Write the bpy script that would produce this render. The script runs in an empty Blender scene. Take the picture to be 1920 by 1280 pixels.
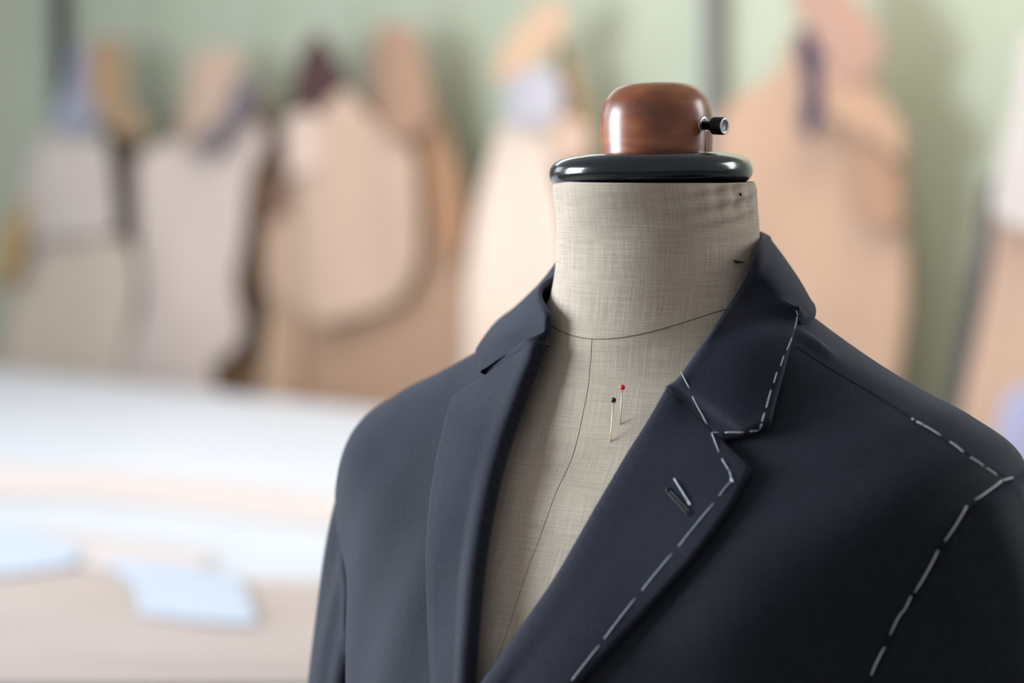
import bpy, math, random
from mathutils import Vector, Matrix
from mathutils.bvhtree import BVHTree

# ---------------------------------------------------------------- camera, world, lights, exposure
SC = bpy.context.scene
COL = SC.collection
F_PX = 85/36*1920
PITCH = math.atan(390/F_PX)
CAM = Vector((0, 0, 1.5))
cam_d = bpy.data.cameras.new('camera'); cam_d.lens = 85; cam_d.sensor_width = 36
cam_d.dof.use_dof = True; cam_d.dof.focus_distance = 1.475; cam_d.dof.aperture_fstop = 2.8
cam_d.clip_start = .05
cam = bpy.data.objects.new('camera', cam_d); COL.objects.link(cam)
cam.location = CAM; cam.rotation_euler = (math.pi/2-PITCH, 0, 0)
SC.camera = cam

world = bpy.data.worlds.new('world'); SC.world = world; world.use_nodes = True
wn = world.node_tree.nodes; wl = world.node_tree.links
for n in list(wn): wn.remove(n)
w_out = wn.new('ShaderNodeOutputWorld'); w_bg = wn.new('ShaderNodeBackground')
w_bg.inputs['Color'].default_value = (.93, .95, 1, 1); w_bg.inputs['Strength'].default_value = .34
wl.new(w_bg.outputs[0], w_out.inputs[0])

def area(name, loc, target, sx, sy, energy, color):
    d = bpy.data.lights.new(name, 'AREA'); d.shape = 'RECTANGLE'; d.size = sx; d.size_y = sy
    d.energy = energy; d.color = color
    o = bpy.data.objects.new(name, d); COL.objects.link(o); o.location = loc
    o.rotation_euler = (Vector(target)-Vector(loc)).to_track_quat('-Z', 'Y').to_euler()
    return o
area('window_light_left', (-3.1, 2.0, 1.8), (.1, 1.7, 1.25), 1.5, 1.6, 210, (.80, .90, 1))
area('window_light_right', (3.0, 2.5, 2.2), (.1, 1.5, 1.2), 1.2, 1.6, 60, (.95, .97, 1))
area('window_light_back_left', (-3.4, 5.0, 2.3), (-.8, 4.6, .95), 1.6, 1.4, 22, (.9, .95, 1))
area('added_table_light', (-.75, 4.45, 2.45), (-.80, 4.35, .93), 1.5, .7, 13, (.95, .98, 1))  # added downlight, no real lamp; brightens the back of the table
area('added_wall_light', (.6, 3.5, 3.0), (.1, 4.9, 1.75), 1.2, 1.2, 52, (1, .93, .82))  # added warm light with no known source, lifts the upper wall
SC.view_settings.view_transform = 'Standard'; SC.view_settings.look = 'None'
SC.view_settings.gamma = 1; SC.view_settings.use_curve_mapping = False
SC.view_settings.exposure = 0.0

# ---------------------------------------------------------------- projection helpers (used while drafting shapes at their real distance)
FW = Vector((0, math.cos(PITCH), -math.sin(PITCH))); UP = Vector((0, math.sin(PITCH), math.cos(PITCH)))
def ray(px, py): return (FW + UP*((640-py)/F_PX) + Vector((1, 0, 0))*((px-960)/F_PX))
def proj(P):
    d = P-CAM; w = d.dot(FW); return 960+F_PX*d.x/w, 640-F_PX*d.dot(UP)/w
YAW = math.radians(37)
BU = Vector((math.cos(YAW), -math.sin(YAW), 0)); BN = Vector((-math.sin(YAW), -math.cos(YAW), 0))
BO = Vector((.09316, 1.53, 0))
def B(u, v, z): return BO + BU*u + BN*v + Vector((0, 0, z))
def inB(P): q = P-BO; return q.dot(BU), q.dot(BN), P.z
def atv(px, py, v):                      # point on the vertical body plane v = const
    r = ray(px, py); t = (v-(CAM-BO).dot(BN))/r.dot(BN); return CAM+r*t
def aty(px, py, Y):
    r = ray(px, py); return CAM+r*(Y/r.y)

# ---------------------------------------------------------------- object helpers
def obj(name, verts, faces, mat, parent=None, smooth=True, uv=None):
    me = bpy.data.meshes.new(name)
    base = parent.matrix_world.translation if parent is not None and False else Vector((0, 0, 0))
    me.from_pydata([tuple(v) for v in verts], [], faces); me.validate(); me.update()
    if uv is not None:
        lay = me.uv_layers.new(name='UVMap')
        for l in me.loops: lay.data[l.index].uv = uv[l.vertex_index]
    if smooth:
        for p_ in me.polygons: p_.use_smooth = True
    me.materials.append(mat)
    o = bpy.data.objects.new(name, me); COL.objects.link(o)
    if parent is not None:
        o.parent = parent
        loc = world_loc(parent)
        me.transform(Matrix.Translation(-loc))
    return o
def world_loc(o):
    v = Vector(o.location)
    while o.parent is not None: o = o.parent; v += Vector(o.location)
    return v
def empty(name, loc, label, cat, group=None):
    o = bpy.data.objects.new(name, None); COL.objects.link(o); o.location = loc
    o.empty_display_size = .05
    o['label'] = label; o['category'] = cat
    if group: o['group'] = group
    return o
def tag(o, label, cat, group=None):
    o['label'] = label; o['category'] = cat
    if group: o['group'] = group
    return o
def recenter(o):                          # origin to the base centre of a top-level mesh
    me = o.data; xs = [v.co for v in me.vertices]
    c = Vector((sum(v.x for v in xs)/len(xs), sum(v.y for v in xs)/len(xs), min(v.z for v in xs)))
    me.transform(Matrix.Translation(-c)); o.location = c; return o
def grid_faces(nr, nc, closed=False, flip=False):
    fs = []
    for i in range(nr-1):
        for j in range(nc if closed else nc-1):
            a = i*nc+j; b = i*nc+(j+1) % nc; c = (i+1)*nc+(j+1) % nc; d = (i+1)*nc+j
            fs.append((d, c, b, a) if flip else (a, b, c, d))
    return fs
def cr(p0, p1, p2, p3, t):
    return .5*((2*p1)+(-p0+p2)*t+(2*p0-5*p1+4*p2-p3)*t*t+(-p0+3*p1-3*p2+p3)*t**3)
def spline(rows, k):                      # catmull-rom over rows of numbers
    n = len(rows); i = min(max(int(math.floor(k)), 0), n-2); t = k-i
    g = lambda j: rows[min(max(j, 0), n-1)]
    return [cr(*(g(i+m)[c] for m in (-1, 0, 1, 2)), t) for c in range(len(rows[0]))]
def smooth_path(pts, n):                  # pts tuples or Vectors -> n samples per segment
    rows = [tuple(p_) for p_ in pts]; out = []
    for i in range(len(rows)-1):
        for j in range(n): out.append(tuple(spline(rows, i+j/n)))
    out.append(rows[-1]); return out
def tube(path, rad, mat, name, parent, seg=8, taper=False):
    vs = []; n = len(path); prev = None
    for i, p_ in enumerate(path):
        t = (path[min(i+1, n-1)]-path[max(i-1, 0)]).normalized()
        if prev is None: a = t.orthogonal().normalized()
        else: a = (prev-t*prev.dot(t)).normalized()
        prev = a; b = t.cross(a)
        r = rad(i/(n-1)) if callable(rad) else rad
        for k in range(seg):
            th = 2*math.pi*k/seg; vs.append(p_+a*math.cos(th)*r+b*math.sin(th)*r)
    fs = grid_faces(n, seg, True)
    fs.append(tuple(range(seg))[::-1]); fs.append(tuple(range((n-1)*seg, n*seg)))
    return obj(name, vs, fs, mat, parent)
def lathe(prof, mat, name, parent, origin, axis=Vector((0, 0, 1)), seg=96, sx=1, sy=1, xdir=None):
    axis = axis.normalized()
    a = (xdir-axis*xdir.dot(axis)).normalized() if xdir is not None else axis.orthogonal().normalized()
    b = axis.cross(a); vs = []
    for r, h in prof:
        for k in range(seg):
            th = 2*math.pi*k/seg
            vs.append(origin+axis*h+a*(r*sx*math.cos(th))+b*(r*sy*math.sin(th)))
    fs = grid_faces(len(prof), seg, True)
    fs.append(tuple(range(seg))[::-1]); fs.append(tuple(range((len(prof)-1)*seg, len(prof)*seg)))
    return obj(name, vs, fs, mat, parent)

# ---------------------------------------------------------------- materials
def s2l(c): return tuple(((x/255)/12.92 if x/255 <= .04045 else ((x/255+.055)/1.055)**2.4) for x in c)
class M:
    def __init__(s, name):
        s.m = bpy.data.materials.new(name); s.m.use_nodes = True
        s.nt = s.m.node_tree; s.b = s.nt.nodes['Principled BSDF']
    def n(s, t, **kw):
        x = s.nt.nodes.new(t)
        for k, v in kw.items():
            if k in x.inputs.keys(): x.inputs[k].default_value = v
            else: setattr(x, k, v)
        return x
    def l(s, a, b): s.nt.links.new(a, b)
    def set(s, **kw):
        for k, v in kw.items(): s.b.inputs[k.replace('_', ' ')].default_value = v
        return s
def plain(name, lin, rough=.7, metal=0, **kw):
    m = M(name); m.set(Roughness=rough, Metallic=metal); m.b.inputs['Base Color'].default_value = (*lin, 1)
    for k, v in kw.items(): m.b.inputs[k].default_value = v
    return m.m
def weave(name, c1, c2, warp, thread, slub, rot=0, rough=.85, bump=.3, bdist=.0004, sheen=0, fine=1.0, stint=(1, 1, 1)):
    """cloth of crossed uneven threads; UVs are in metres"""
    m = M(name)
    uv = m.n('ShaderNodeUVMap'); mp = m.n('ShaderNodeMapping'); mp.inputs['Rotation'].default_value[2] = rot
    m.l(uv.outputs[0], mp.inputs[0])
    outs = []
    for ax in (0, 1):
        sc = m.n('ShaderNodeMapping')
        s = [1/thread, 1/thread, 1]; s[ax] = 1/slub; sc.inputs['Scale'].default_value = s
        m.l(mp.outputs[0], sc.inputs[0])
        nz = m.n('ShaderNodeTexNoise', Scale=1.0, Detail=2.0, Roughness=.6); m.l(sc.outputs[0], nz.inputs['Vector'])
        outs.append(nz.outputs['Fac'])
    # fine periodic weave
    sep = m.n('ShaderNodeSeparateXYZ'); m.l(mp.outputs[0], sep.inputs[0])
    sn = []
    for ax in (0, 1):
        mu = m.n('ShaderNodeMath', operation='MULTIPLY'); mu.inputs[1].default_value = 2*math.pi/warp
        m.l(sep.outputs[ax], mu.inputs[0])
        si = m.n('ShaderNodeMath', operation='SINE'); m.l(mu.outputs[0], si.inputs[0]); sn.append(si.outputs[0])
    pr = m.n('ShaderNodeMath', operation='MULTIPLY'); m.l(sn[0], pr.inputs[0]); m.l(sn[1], pr.inputs[1])
    ad = m.n('ShaderNodeMath', operation='ADD'); m.l(outs[0], ad.inputs[0]); m.l(outs[1], ad.inputs[1])
    f2 = m.n('ShaderNodeMath', operation='MULTIPLY_ADD'); m.l(pr.outputs[0], f2.inputs[0]); f2.inputs[1].default_value = .22*fine
    m.l(ad.outputs[0], f2.inputs[2])
    mr = m.n('ShaderNodeMapRange'); mr.inputs['From Min'].default_value = (.58 if fine > 1.5 else .68); mr.inputs['From Max'].default_value = (1.42 if fine > 1.5 else 1.32)
    m.l(f2.outputs[0], mr.inputs['Value'])
    mx = m.n('ShaderNodeMix', data_type='RGBA'); mx.inputs[6].default_value = (*c1, 1); mx.inputs[7].default_value = (*c2, 1)
    m.l(mr.outputs[0], mx.inputs[0]); m.l(mx.outputs[2], m.b.inputs['Base Color'])
    bp = m.n('ShaderNodeBump', Strength=bump, Distance=bdist); m.l(mr.outputs[0], bp.inputs['Height']); m.l(bp.outputs[0], m.b.inputs['Normal'])
    m.set(Roughness=rough)
    m.b.inputs['Specular IOR Level'].default_value = .25
    if sheen:
        m.b.inputs['Sheen Weight'].default_value = sheen; m.b.inputs['Sheen Roughness'].default_value = .45
        m.b.inputs['Sheen Tint'].default_value = (*stint, 1)
    return m.m
def mottled(name, c1, c2, scale=6, rough=.8, stretch=(1, 1, 1), bump=0, **kw):
    m = M(name); tc = m.n('ShaderNodeTexCoord'); mp = m.n('ShaderNodeMapping'); mp.inputs['Scale'].default_value = stretch
    m.l(tc.outputs['Object'], mp.inputs[0])
    nz = m.n('ShaderNodeTexNoise', Scale=scale, Detail=5.0); m.l(mp.outputs[0], nz.inputs['Vector'])
    mr = m.n('ShaderNodeMapRange'); mr.inputs['From Min'].default_value = .33; mr.inputs['From Max'].default_value = .67
    m.l(nz.outputs['Fac'], mr.inputs['Value'])
    mx = m.n('ShaderNodeMix', data_type='RGBA'); mx.inputs[6].default_value = (*c1, 1); mx.inputs[7].default_value = (*c2, 1)
    m.l(mr.outputs[0], mx.inputs[0]); m.l(mx.outputs[2], m.b.inputs['Base Color']); m.set(Roughness=rough)
    if bump:
        bp = m.n('ShaderNodeBump', Strength=bump, Distance=.001); m.l(nz.outputs['Fac'], bp.inputs['Height']); m.l(bp.outputs[0], m.b.inputs['Normal'])
    for k, v in kw.items(): m.b.inputs[k].default_value = v
    return m.m

LINEN = weave('natural_linen', (.41, .338, .262), (.72, .608, .49), .00105, .0009, .03, rough=.9, bump=.5, bdist=.0005, fine=1.7)
WOOL = weave('navy_wool', (.0062, .0064, .0105), (.0175, .0182, .028), .0011, .0012, .012, rot=math.radians(38), rough=.75, bump=.35, bdist=.0003, sheen=.2, fine=1.3, stint=(.68, .76, 1))
WOOL_SIDE = weave('navy_wool_lapel', (.0060, .0064, .0120), (.0160, .0170, .030), .0011, .0011, .008, rot=math.radians(-32), rough=.75, bump=.35, bdist=.0003, sheen=.2, fine=1.3, stint=(.68, .74, 1))
THREAD = plain('white_basting_thread', (.62, .66, .70), .7)
SEAM_L = plain('linen_seam_shadow_thread', (.17, .14, .10), .95)
SEAM_W = plain('dark_seam_and_shade', (.004, .004, .006), .9)
CORDW = plain('dark_buttonhole_silk', (.022, .020, .022), .6)
BLACKL = plain('black_lacquer', (.006, .0068, .010), .2, **{'Coat Weight': .6, 'Coat Roughness': .1})
STEEL_B = plain('blackened_steel', (.018, .017, .018), .42, .7)
STEEL = plain('bright_worn_steel', (.45, .44, .45), .38, .9)
PINSTEEL = plain('pin_steel', (.50, .48, .42), .35, .75)
PINBRASS = plain('brassy_pin_steel', (.78, .70, .42), .35, .55)
RED = plain('red_glass', (.85, .02, .012), .18, **{'Coat Weight': .5})
DARKG = plain('black_glass', (.006, .006, .014), .15, **{'Coat Weight': .5})
def wood_mat():
    m = M('red_brown_varnished_wood'); tc = m.n('ShaderNodeTexCoord')
    mp = m.n('ShaderNodeMapping'); mp.inputs['Scale'].default_value = (12, 12, 60); m.l(tc.outputs['Object'], mp.inputs[0])
    nz = m.n('ShaderNodeTexNoise', Scale=1.2, Detail=5.0, Roughness=.55, Distortion=.4); m.l(mp.outputs[0], nz.inputs['Vector'])
    mp2 = m.n('ShaderNodeMapping'); mp2.inputs['Scale'].default_value = (30, 30, 38); m.l(tc.outputs['Object'], mp2.inputs[0])
    n2 = m.n('ShaderNodeTexNoise', Scale=1.0, Detail=3.0); m.l(mp2.outputs[0], n2.inputs['Vector'])
    ad = m.n('ShaderNodeMath', operation='MULTIPLY_ADD'); ad.inputs[1].default_value = .55
    m.l(nz.outputs['Fac'], ad.inputs[0]); 
    mu = m.n('ShaderNodeMath', operation='MULTIPLY'); mu.inputs[1].default_value = .45; m.l(n2.outputs['Fac'], mu.inputs[0]); m.l(mu.outputs[0], ad.inputs[2])
    cr_ = m.n('ShaderNodeValToRGB'); e = cr_.color_ramp.elements
    e[0].position = .34; e[0].color = (.15, .042, .018, 1); e[1].position = .68; e[1].color = (.52, .20, .06, 1)
    k = e.new(.5); k.color = (.30, .082, .030, 1)
    m.l(ad.outputs[0], cr_.inputs[0]); m.l(cr_.outputs[0], m.b.inputs['Base Color'])
    m.set(Roughness=.33); m.b.inputs['Coat Weight'].default_value = .35; m.b.inputs['Coat Roughness'].default_value = .22
    return m.m
WOOD = wood_mat()
KR = {}
def kraft(c, name):
    if name not in KR:
        a = tuple(min(.9, x*.62) for x in s2l(c)); b = tuple(min(.92, x*.71) for x in s2l(c))
        KR[name] = mottled(name, a, b, 7, .75, (1, 1, .35))
    return KR[name]

# ---------------------------------------------------------------- body surface of the dress form
# zf   vf    zs    a     zb    vb    p
T = [
 (1.470, .0750, 1.470, .0640, 1.470, .053, 1.0),
 (1.433, .0665, 1.433, .0635, 1.433, .061, 1.0),
 (1.398, .0690, 1.410, .0660, 1.420, .064, 1.0),
 (1.375, .0736, 1.396, .0710, 1.407, .068, 1.0),
 (1.360, .0752, 1.384, .0830, 1.394, .076, 1.02),
 (1.341, .0791, 1.371, .1050, 1.378, .088, 1.06),
 (1.307, .0930, 1.353, .1400, 1.355, .104, 1.10),
 (1.283, .1120, 1.338, .1740, 1.330, .118, 1.10),
 (1.260, .1270, 1.325, .2060, 1.305, .128, 1.05),
 (1.238, .1420, 1.305, .2350, 1.275, .134, 1.0),
 (1.213, .1570, 1.270, .2300, 1.240, .137, .95),
 (1.189, .1700, 1.225, .2150, 1.195, .136, .92),
 (1.150, .1810, 1.165, .2060, 1.150, .130, .90),
 (1.080, .1830, 1.080, .1970, 1.080, .118, .90),
 (.980, .1700, .980, .1900, .980, .100, .92),
 (.880, .1650, .880, .1950, .880, .105, .95),
 (.800, .1650, .800, .2050, .800, .120, .95),
 (.700, .1600, .700, .2100, .700, .125, .95)]
def surf(k, th):
    zf, vf, zs, a, zb, vb, pw = spline(T, k)
    c, s = math.cos(th), math.sin(th)
    u = a*math.copysign(abs(c)**pw, c); b = vf if s > 0 else vb
    v = b*math.copysign(abs(s)**pw, s)
    z = zs+((zf if s > 0 else zb)-zs)*s*s
    if u < 0:                               # the far shoulder sits a little lower and narrower
        t = min(max((1.37-z)/.05, 0), 1); t2 = min(max((1.27-z)/.1, 0), 1)
        m = min(max((-u-.06)/.07, 0), 1); m = m*m*(3-2*m)
        u *= 1-(.055*t+.05*t2)*m; z -= .006*m*(1-t2)
    return B(u, v, z)
def surfn(k, th):
    e = .02
    dk = surf(min(k+e, len(T)-1), th)-surf(max(k-e, 0), th); dt = surf(k, th+e)-surf(k, th-e)
    n = dt.cross(dk)
    n = n.normalized() if n.length > 0 else BN
    P = surf(k, th); ax = B(0, 0, P.z-.03)
    return n if n.dot(P-ax) > 0 else -n
def joff(k, th, off=.009):
    return surf(k, th)+surfn(k, th)*off
def drape(u, v, z):                         # soft hanging folds of the cloth, metres
    if v < -.02: return 0
    f_ = min(max((1.33-z)/.12, 0), 1)
    w = 0
    if u < 0:
        w = .0016*math.sin((u*1.0+.16*(1.3-z))*95+.6)*min(1, (-u)/.08)
    else:
        w = .0012*math.sin((u*1.0-.25*(1.3-z))*60+.3)*min(1, u/.1)
    return w*f_
NT = 180
CA = 6; CB = NT//2-6                    # columns that follow the shoulder and side seams
SEAM_PX = [(1440, 622), (1494, 650), (1560, 693), (1640, 740), (1710, 784), (1800, 843), (1885, 893), (1930, 920)]
def seam_theta(k):
    def side(th):
        x, y = proj(surf(k, th)+surfn(k, th)*.009)
        for i in range(len(SEAM_PX)-1):
            (x1, y1), (x2, y2) = SEAM_PX[i], SEAM_PX[i+1]
            if x < x2 or i == len(SEAM_PX)-2: return y-(y1+(y2-y1)*(x-x1)/(x2-x1))
    lo, hi = math.radians(-8), math.radians(45)
    for _ in range(24):
        m = (lo+hi)/2
        if side(m) > 0: hi = m
        else: lo = m
    return (lo+hi)/2
_sc = {}
def theta_of(j, k):
    if k not in _sc:
        base = 2*math.pi*CA/NT
        t = min(max((k-9.4)/1.2, 0), 1)
        a = max(min(seam_theta(min(k, 9.5)), math.radians(40)), math.radians(3)); _sc[k] = a*(1-t)+base*t
    a = _sc[k]; q = NT//4; H_ = math.pi/2
    if j <= CA: return a*j/CA
    if j <= q: return a+(H_-a)*(j-CA)/(q-CA)
    if j <= CB: return H_+(H_-a)*(j-q)/(CB-q)
    if j <= 2*q: return math.pi-a+a*(j-CB)/(2*q-CB)
    return 2*math.pi*j/NT
def shell(k0, k1, nk, off, extra=None):
    V = []; 
    for i in range(nk):
        k = k0+(k1-k0)*i/(nk-1)
        for j in range(NT):
            th = theta_of(j, k) if extra else 2*math.pi*j/NT
            P = surf(k, th); n = surfn(k, th)
            o = off
            Q = P+n*o
            if extra: Q += n*extra(*inB(Q))
            V.append(Q)
    return V
def bvh_of(V, F_): return BVHTree.FromPolygons([tuple(v) for v in V], F_)
def outward(loc, n):
    ax = B(0, 0, loc.z-.03)
    return n if n.dot(loc-ax) > 0 else -n
def hit(tree, px, py, off=0):
    if tree is treeJ: tree = treeX          # the jacket surface carried on up the neck
    loc, n, i, d = tree.ray_cast(CAM, ray(px, py).normalized())
    if loc is None: return None, None
    n = outward(loc, n)
    return loc+n*off, n

VF = shell(0, len(T)-1, 150, 0); FF = grid_faces(150, NT, True)
K0 = 3.9
NK = 170
VJ = shell(K0, len(T)-1, NK, .009, drape); FJ = grid_faces(NK, NT, True)
treeF = bvh_of(VF, FF); treeJ = bvh_of(VJ, FJ)
treeX = bvh_of(shell(.5, len(T)-1, 220, .009, drape), grid_faces(220, NT, True))

def pucker(pa, pb, wdt, h):
    A = hit(treeJ, *pa)[0]; Bq = hit(treeJ, *pb)[0]; L = (Bq-A).length; D = (Bq-A)/L
    for i, P in enumerate(VJ):
        t = (P-A).dot(D)/L
        if -.4 < t < 1.4:
            r = (P-A-D*(t*L)).length
            if r < wdt*4:
                n = treeJ.find_nearest(P)[1]
                VJ[i] = P+outward(P, n)*h*math.exp(-(r/wdt)**2)*math.exp(-((t-.3)/.55)**2)
pucker((1512, 632), (1572, 680), .0045, .0030)
treeJ = bvh_of(VJ, FJ)

# ---------------------------------------------------------------- dress form
form = empty('dress_form', B(0, 0, 0), 'linen tailor dress form with black neck disc and varnished wooden knob, wearing the dark jacket', 'dress form')
# linen cover: neck folds near the upper right, uvs in metres
random.seed(4)
cv = []; cuv = []
NKF = 230; NTF = 256
for i in range(NKF):
    k = (i/(NKF-1))**1.25*(len(T)-1)
    arc = 0; last = None
    for j in range(NTF+1):
        th = -math.pi/2+2*math.pi*j/NTF
        P = surf(k, th); n = surfn(k, th)
        u, v, z = inB(P)
        d = 0
        if z > 1.40:
            # gathers on the wearer's left of the neck under the disc
            a_ = math.atan2(v, u)
            g = math.exp(-((a_-.25)/.42)**2)
            d += g*math.exp(-((z-1.457)/.014)**2)*.0016*math.sin((z+.010*(a_))*2*math.pi/.0105)
            d += g*math.exp(-((z-1.462)/.010)**2)*.0009*math.sin(a_*26)
            d -= .0018*max(0, (z-1.463)/.007)**2*(1-.8*g)
            d += .0007*math.exp(-((z-1.440)/.02)**2)*math.sin(a_*5+z*90)
        # rounded step below the neck seam
        cv.append(P+n*d)
        if last is not None: arc += (P-last).length
        last = P
        cuv.append([arc, z])
    tot = cuv[-1][0]
    for q in range(NTF+1): cuv[i*(NTF+1)+q][0] -= tot/2
cf = grid_faces(NKF, NTF+1)
top = list(range(NTF+1)); cf.append(tuple(top)); cf.append(tuple(range((NKF-1)*(NTF+1), NKF*(NTF+1)))[::-1])
cover = obj('linen_cover', cv, cf, LINEN, form, uv=cuv)
def on_form(px, py, off=.0002):
    return hit(treeF, px, py, off)[0]
# seams of the cover
seam_pts = [tuple(on_form(*q)) for q in [(1110, 636), (1107, 680), (1100, 740), (1075, 850), (1040, 930), (985, 1080), (930, 1250), (890, 1380)]]
def conform(path, tree, off):
    out = []
    for p_ in path:
        p_ = Vector(p_); loc, n, i, d = tree.find_nearest(p_)
        out.append(loc+outward(loc, n)*off)
    return out
tube(conform(smooth_path(seam_pts, 14), treeF, -.0001), .00028, SEAM_L, 'centre_front_seam', form, 6)
ns = []
for j in range(0, 121):
    th = math.pi*2*j/120
    ns.append(surf(3.0, th)+surfn(3.0, th)*.0001)
tube(ns, .0003, SEAM_L, 'neck_seam', form, 6)
# tilt of the neck cap
tiltR = Matrix.Rotation(math.radians(-3.0), 3, 'X') @ Matrix.Rotation(math.radians(-1.3), 3, 'Y')
AX = (tiltR @ Vector((0, 0, 1))).normalized()
XD = tiltR @ BU
dc = B(0, .0095, 1.4685)
prof = [(.0, 0), (.052, 0), (.0590, .0002), (.0615, .0012), (.0632, .0035), (.0640, .0065), (.0636, .0098), (.0618, .0130), (.0585, .0155), (.0540, .0170), (.046, .0178), (.0, .0180)]
prof = [tuple(q) for q in smooth_path(prof, 4)]; prof = [(max(r, .0001), h) for r, h in prof]
disc = lathe(prof, BLACKL, 'neck_disc', form, dc, AX, 128, .985, 1.03, XD); disc['label'] = 'glossy black disc capping the neck'
kc = B(0, .0020, 1.4685)+AX*.0175
kp = [(.0001, 0), (.0335, 0), (.0347, .0008), (.0351, .004), (.0354, .012), (.0354, .022), (.0348, .0275), (.0330, .0335), (.0300, .0385), (.0255, .0425), (.019, .0447), (.010, .0455), (.0001, .0456)]
kp = [tuple(q) for q in smooth_path(kp, 5)]; kp = [(max(r, .0001), h) for r, h in kp]
knob = lathe(kp, WOOD, 'wooden_knob', form, kc, AX, 96, 1, 1, XD); knob['label'] = 'red-brown varnished turned wooden knob'
# clamping screw
sd = (BU*.985+Vector((0, 0, -.03))).normalized()
so = kc+AX*.0190+BU*.0345
scr = lathe([(.0001, 0), (.0028, 0), (.0028, .0085), (.0045, .0085), (.0054, .0090), (.0055, .0096), (.0055, .0157), (.0052, .0165), (.0034, .0166), (.0031, .0162), (.0031, .0105), (.0001, .0103)], STEEL_B, 'clamp_screw', form, so-sd*.001, sd, 48)
scr['label'] = 'black socket-head screw'
rim = lathe([(.0033, .0), (.0051, .0), (.0052, .0003), (.0050, .0006), (.0035, .0006), (.0033, .0)], STEEL, 'screw_rim', scr, so+sd*.01545, sd, 48)
hexv = []
tube([so+sd*.0095, so+sd*.0125], .0026, SEAM_W, 'hex_socket', scr, 6)
wash = lathe([(.0030, 0), (.0058, 0), (.0062, .0006), (.0056, .0014), (.0038, .0016), (.0030, .0010)], STEEL, 'screw_ferrule', form, so-sd*.0004, sd, 48); wash['label'] = 'worn metal ferrule round the screw hole'
# wood crack below the ferrule
cr_pts = [kc+AX*h+ (BU*math.cos(math.radians(-2))+BN*math.sin(math.radians(-2)))*(.0353) for h in (.0145, .011, .007, .003)]
tube(cr_pts, .00018, SEAM_W, 'knob_crack', knob, 5)
# small staple-like thread mark and nail in the linen
for a_, b_, nm, r_ in (((1374, 488), (1392, 492), 'thread_mark', .00035), ((1376, 491), (1384, 493), 'thread_mark', .0003), ((1386, 362), (1388, 370), 'tack', .0008)):
    P1 = on_form(*a_, .0006); P2 = on_form(*b_, .0006)
    if P1 and P2: tube([P1, P1.lerp(P2, .5)+(P1-CAM).normalized()*-.0003, P2], r_, SEAM_W, nm, form, 6)
# stand
tube([B(0, .01, .04), B(0, .01, .3), B(0, .01, .71)], .016, STEEL_B, 'stand_pole', form, 24)
lathe([(.0001, 0), (.17, 0), (.175, .008), (.165, .02), (.05, .035), (.022, .06), (.0001, .061)], BLACKL, 'stand_base', form, B(0, .01, 0), seg=64)

# ---------------------------------------------------------------- jacket
jacket = empty('suit_jacket', B(0, 0, .69), 'dark navy wool suit jacket with white basting stitches on the dress form', 'jacket')
R_FOLD = [(1253, 735), (1230, 778), (1200, 832), (1166, 890), (1130, 950), (1090, 1022), (1050, 1090), (1005, 1156), (960, 1220), (915, 1280), (865, 1350), (815, 1430)]
R_EDGE = [(1358, 836), (1412, 886), (1380, 950), (1343, 1003), (1300, 1058), (1250, 1113), (1200, 1167), (1145, 1225), (1090, 1281), (1020, 1350), (950, 1412), (880, 1470)]
L_FOLD = [(1031, 644), (1021, 680), (1005, 722), (988, 770), (971, 818), (956, 866), (943, 918), (929, 988), (917, 1070), (909, 1150), (903, 1225), (898, 1300), (894, 1370), (890, 1440)]
L_EDGE = [(925, 704), (852, 750), (843, 778), (832, 822), (821, 870), (813, 920), (807, 975), (803, 1040), (803, 1100), (805, 1160), (809, 1225), (813, 1290), (820, 1360), (830, 1440)]
VOPEN = [(1040, 500), (1420, 540), (1372, 596), (1345, 640), (1310, 688), (1276, 728)]+[(x+16, y+6) for x, y in R_FOLD[:-1]]+[(900, 1330)]+[(x-30, y) for x, y in reversed(L_FOLD[:-3])]+[(1012, 625), (1034, 580)]
def in_poly(x, y, P):
    c = False; n = len(P)
    for i in range(n):
        x1, y1 = P[i]; x2, y2 = P[(i+1) % n]
        if (y1 > y) != (y2 > y) and x < (x2-x1)*(y-y1)/(y2-y1)+x1: c = not c
    return c
def jfaces(sel):
    out = []
    for q, f_ in enumerate(FJ):
        c = sum((VJ[i] for i in f_), Vector())/4
        if sel(q % NT, c): out.append(f_)
    return out
def open_v(c):
    x, y = proj(c); return in_poly(x, y, VOPEN)
def panel(name, sel, mat=WOOL):
    fs = jfaces(sel); used = sorted({i for f_ in fs for i in f_}); mp = {a: b for b, a in enumerate(used)}
    vs = [VJ[i] for i in used]; uv = []
    for i in used:
        u, v, z = inB(VJ[i]); uv.append((u*1.05-v*.6 if u > 0 else u*1.05+v*.6, z))
    nm = [VNJ[i] for i in used]; m_ = len(vs); ff = [tuple(mp[i] for i in f_) for f_ in fs]
    vs = vs+[v-n*.0014 for v, n in zip(vs, nm)]; uv = uv+uv
    a_, b_, c_ = (vs[i] for i in ff[0][:3])
    if (b_-a_).cross(c_-a_).dot(nm[ff[0][0]]) < 0: ff = [f_[::-1] for f_ in ff]
    ff = ff+[tuple(i+m_ for i in f_[::-1]) for f_ in ff]
    o = obj(name, vs, ff, mat, jacket, uv=uv)
    o.data.normals_split_custom_set_from_vertices([tuple(n) for n in nm]+[tuple(-n) for n in nm])
    return o
VNJ = [Vector((0, 0, 0)) for _ in VJ]
for f_ in FJ:
    a_, b_, c_, d_ = (VJ[i] for i in f_); n_ = (c_-a_).cross(d_-b_); n_ = outward((a_+c_)/2, n_)
    for i in f_: VNJ[i] += n_
VNJ = [n_.normalized() for n_ in VNJ]
panel('front_panel', lambda j, c: CA <= j < NT//4 and not open_v(c))
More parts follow.
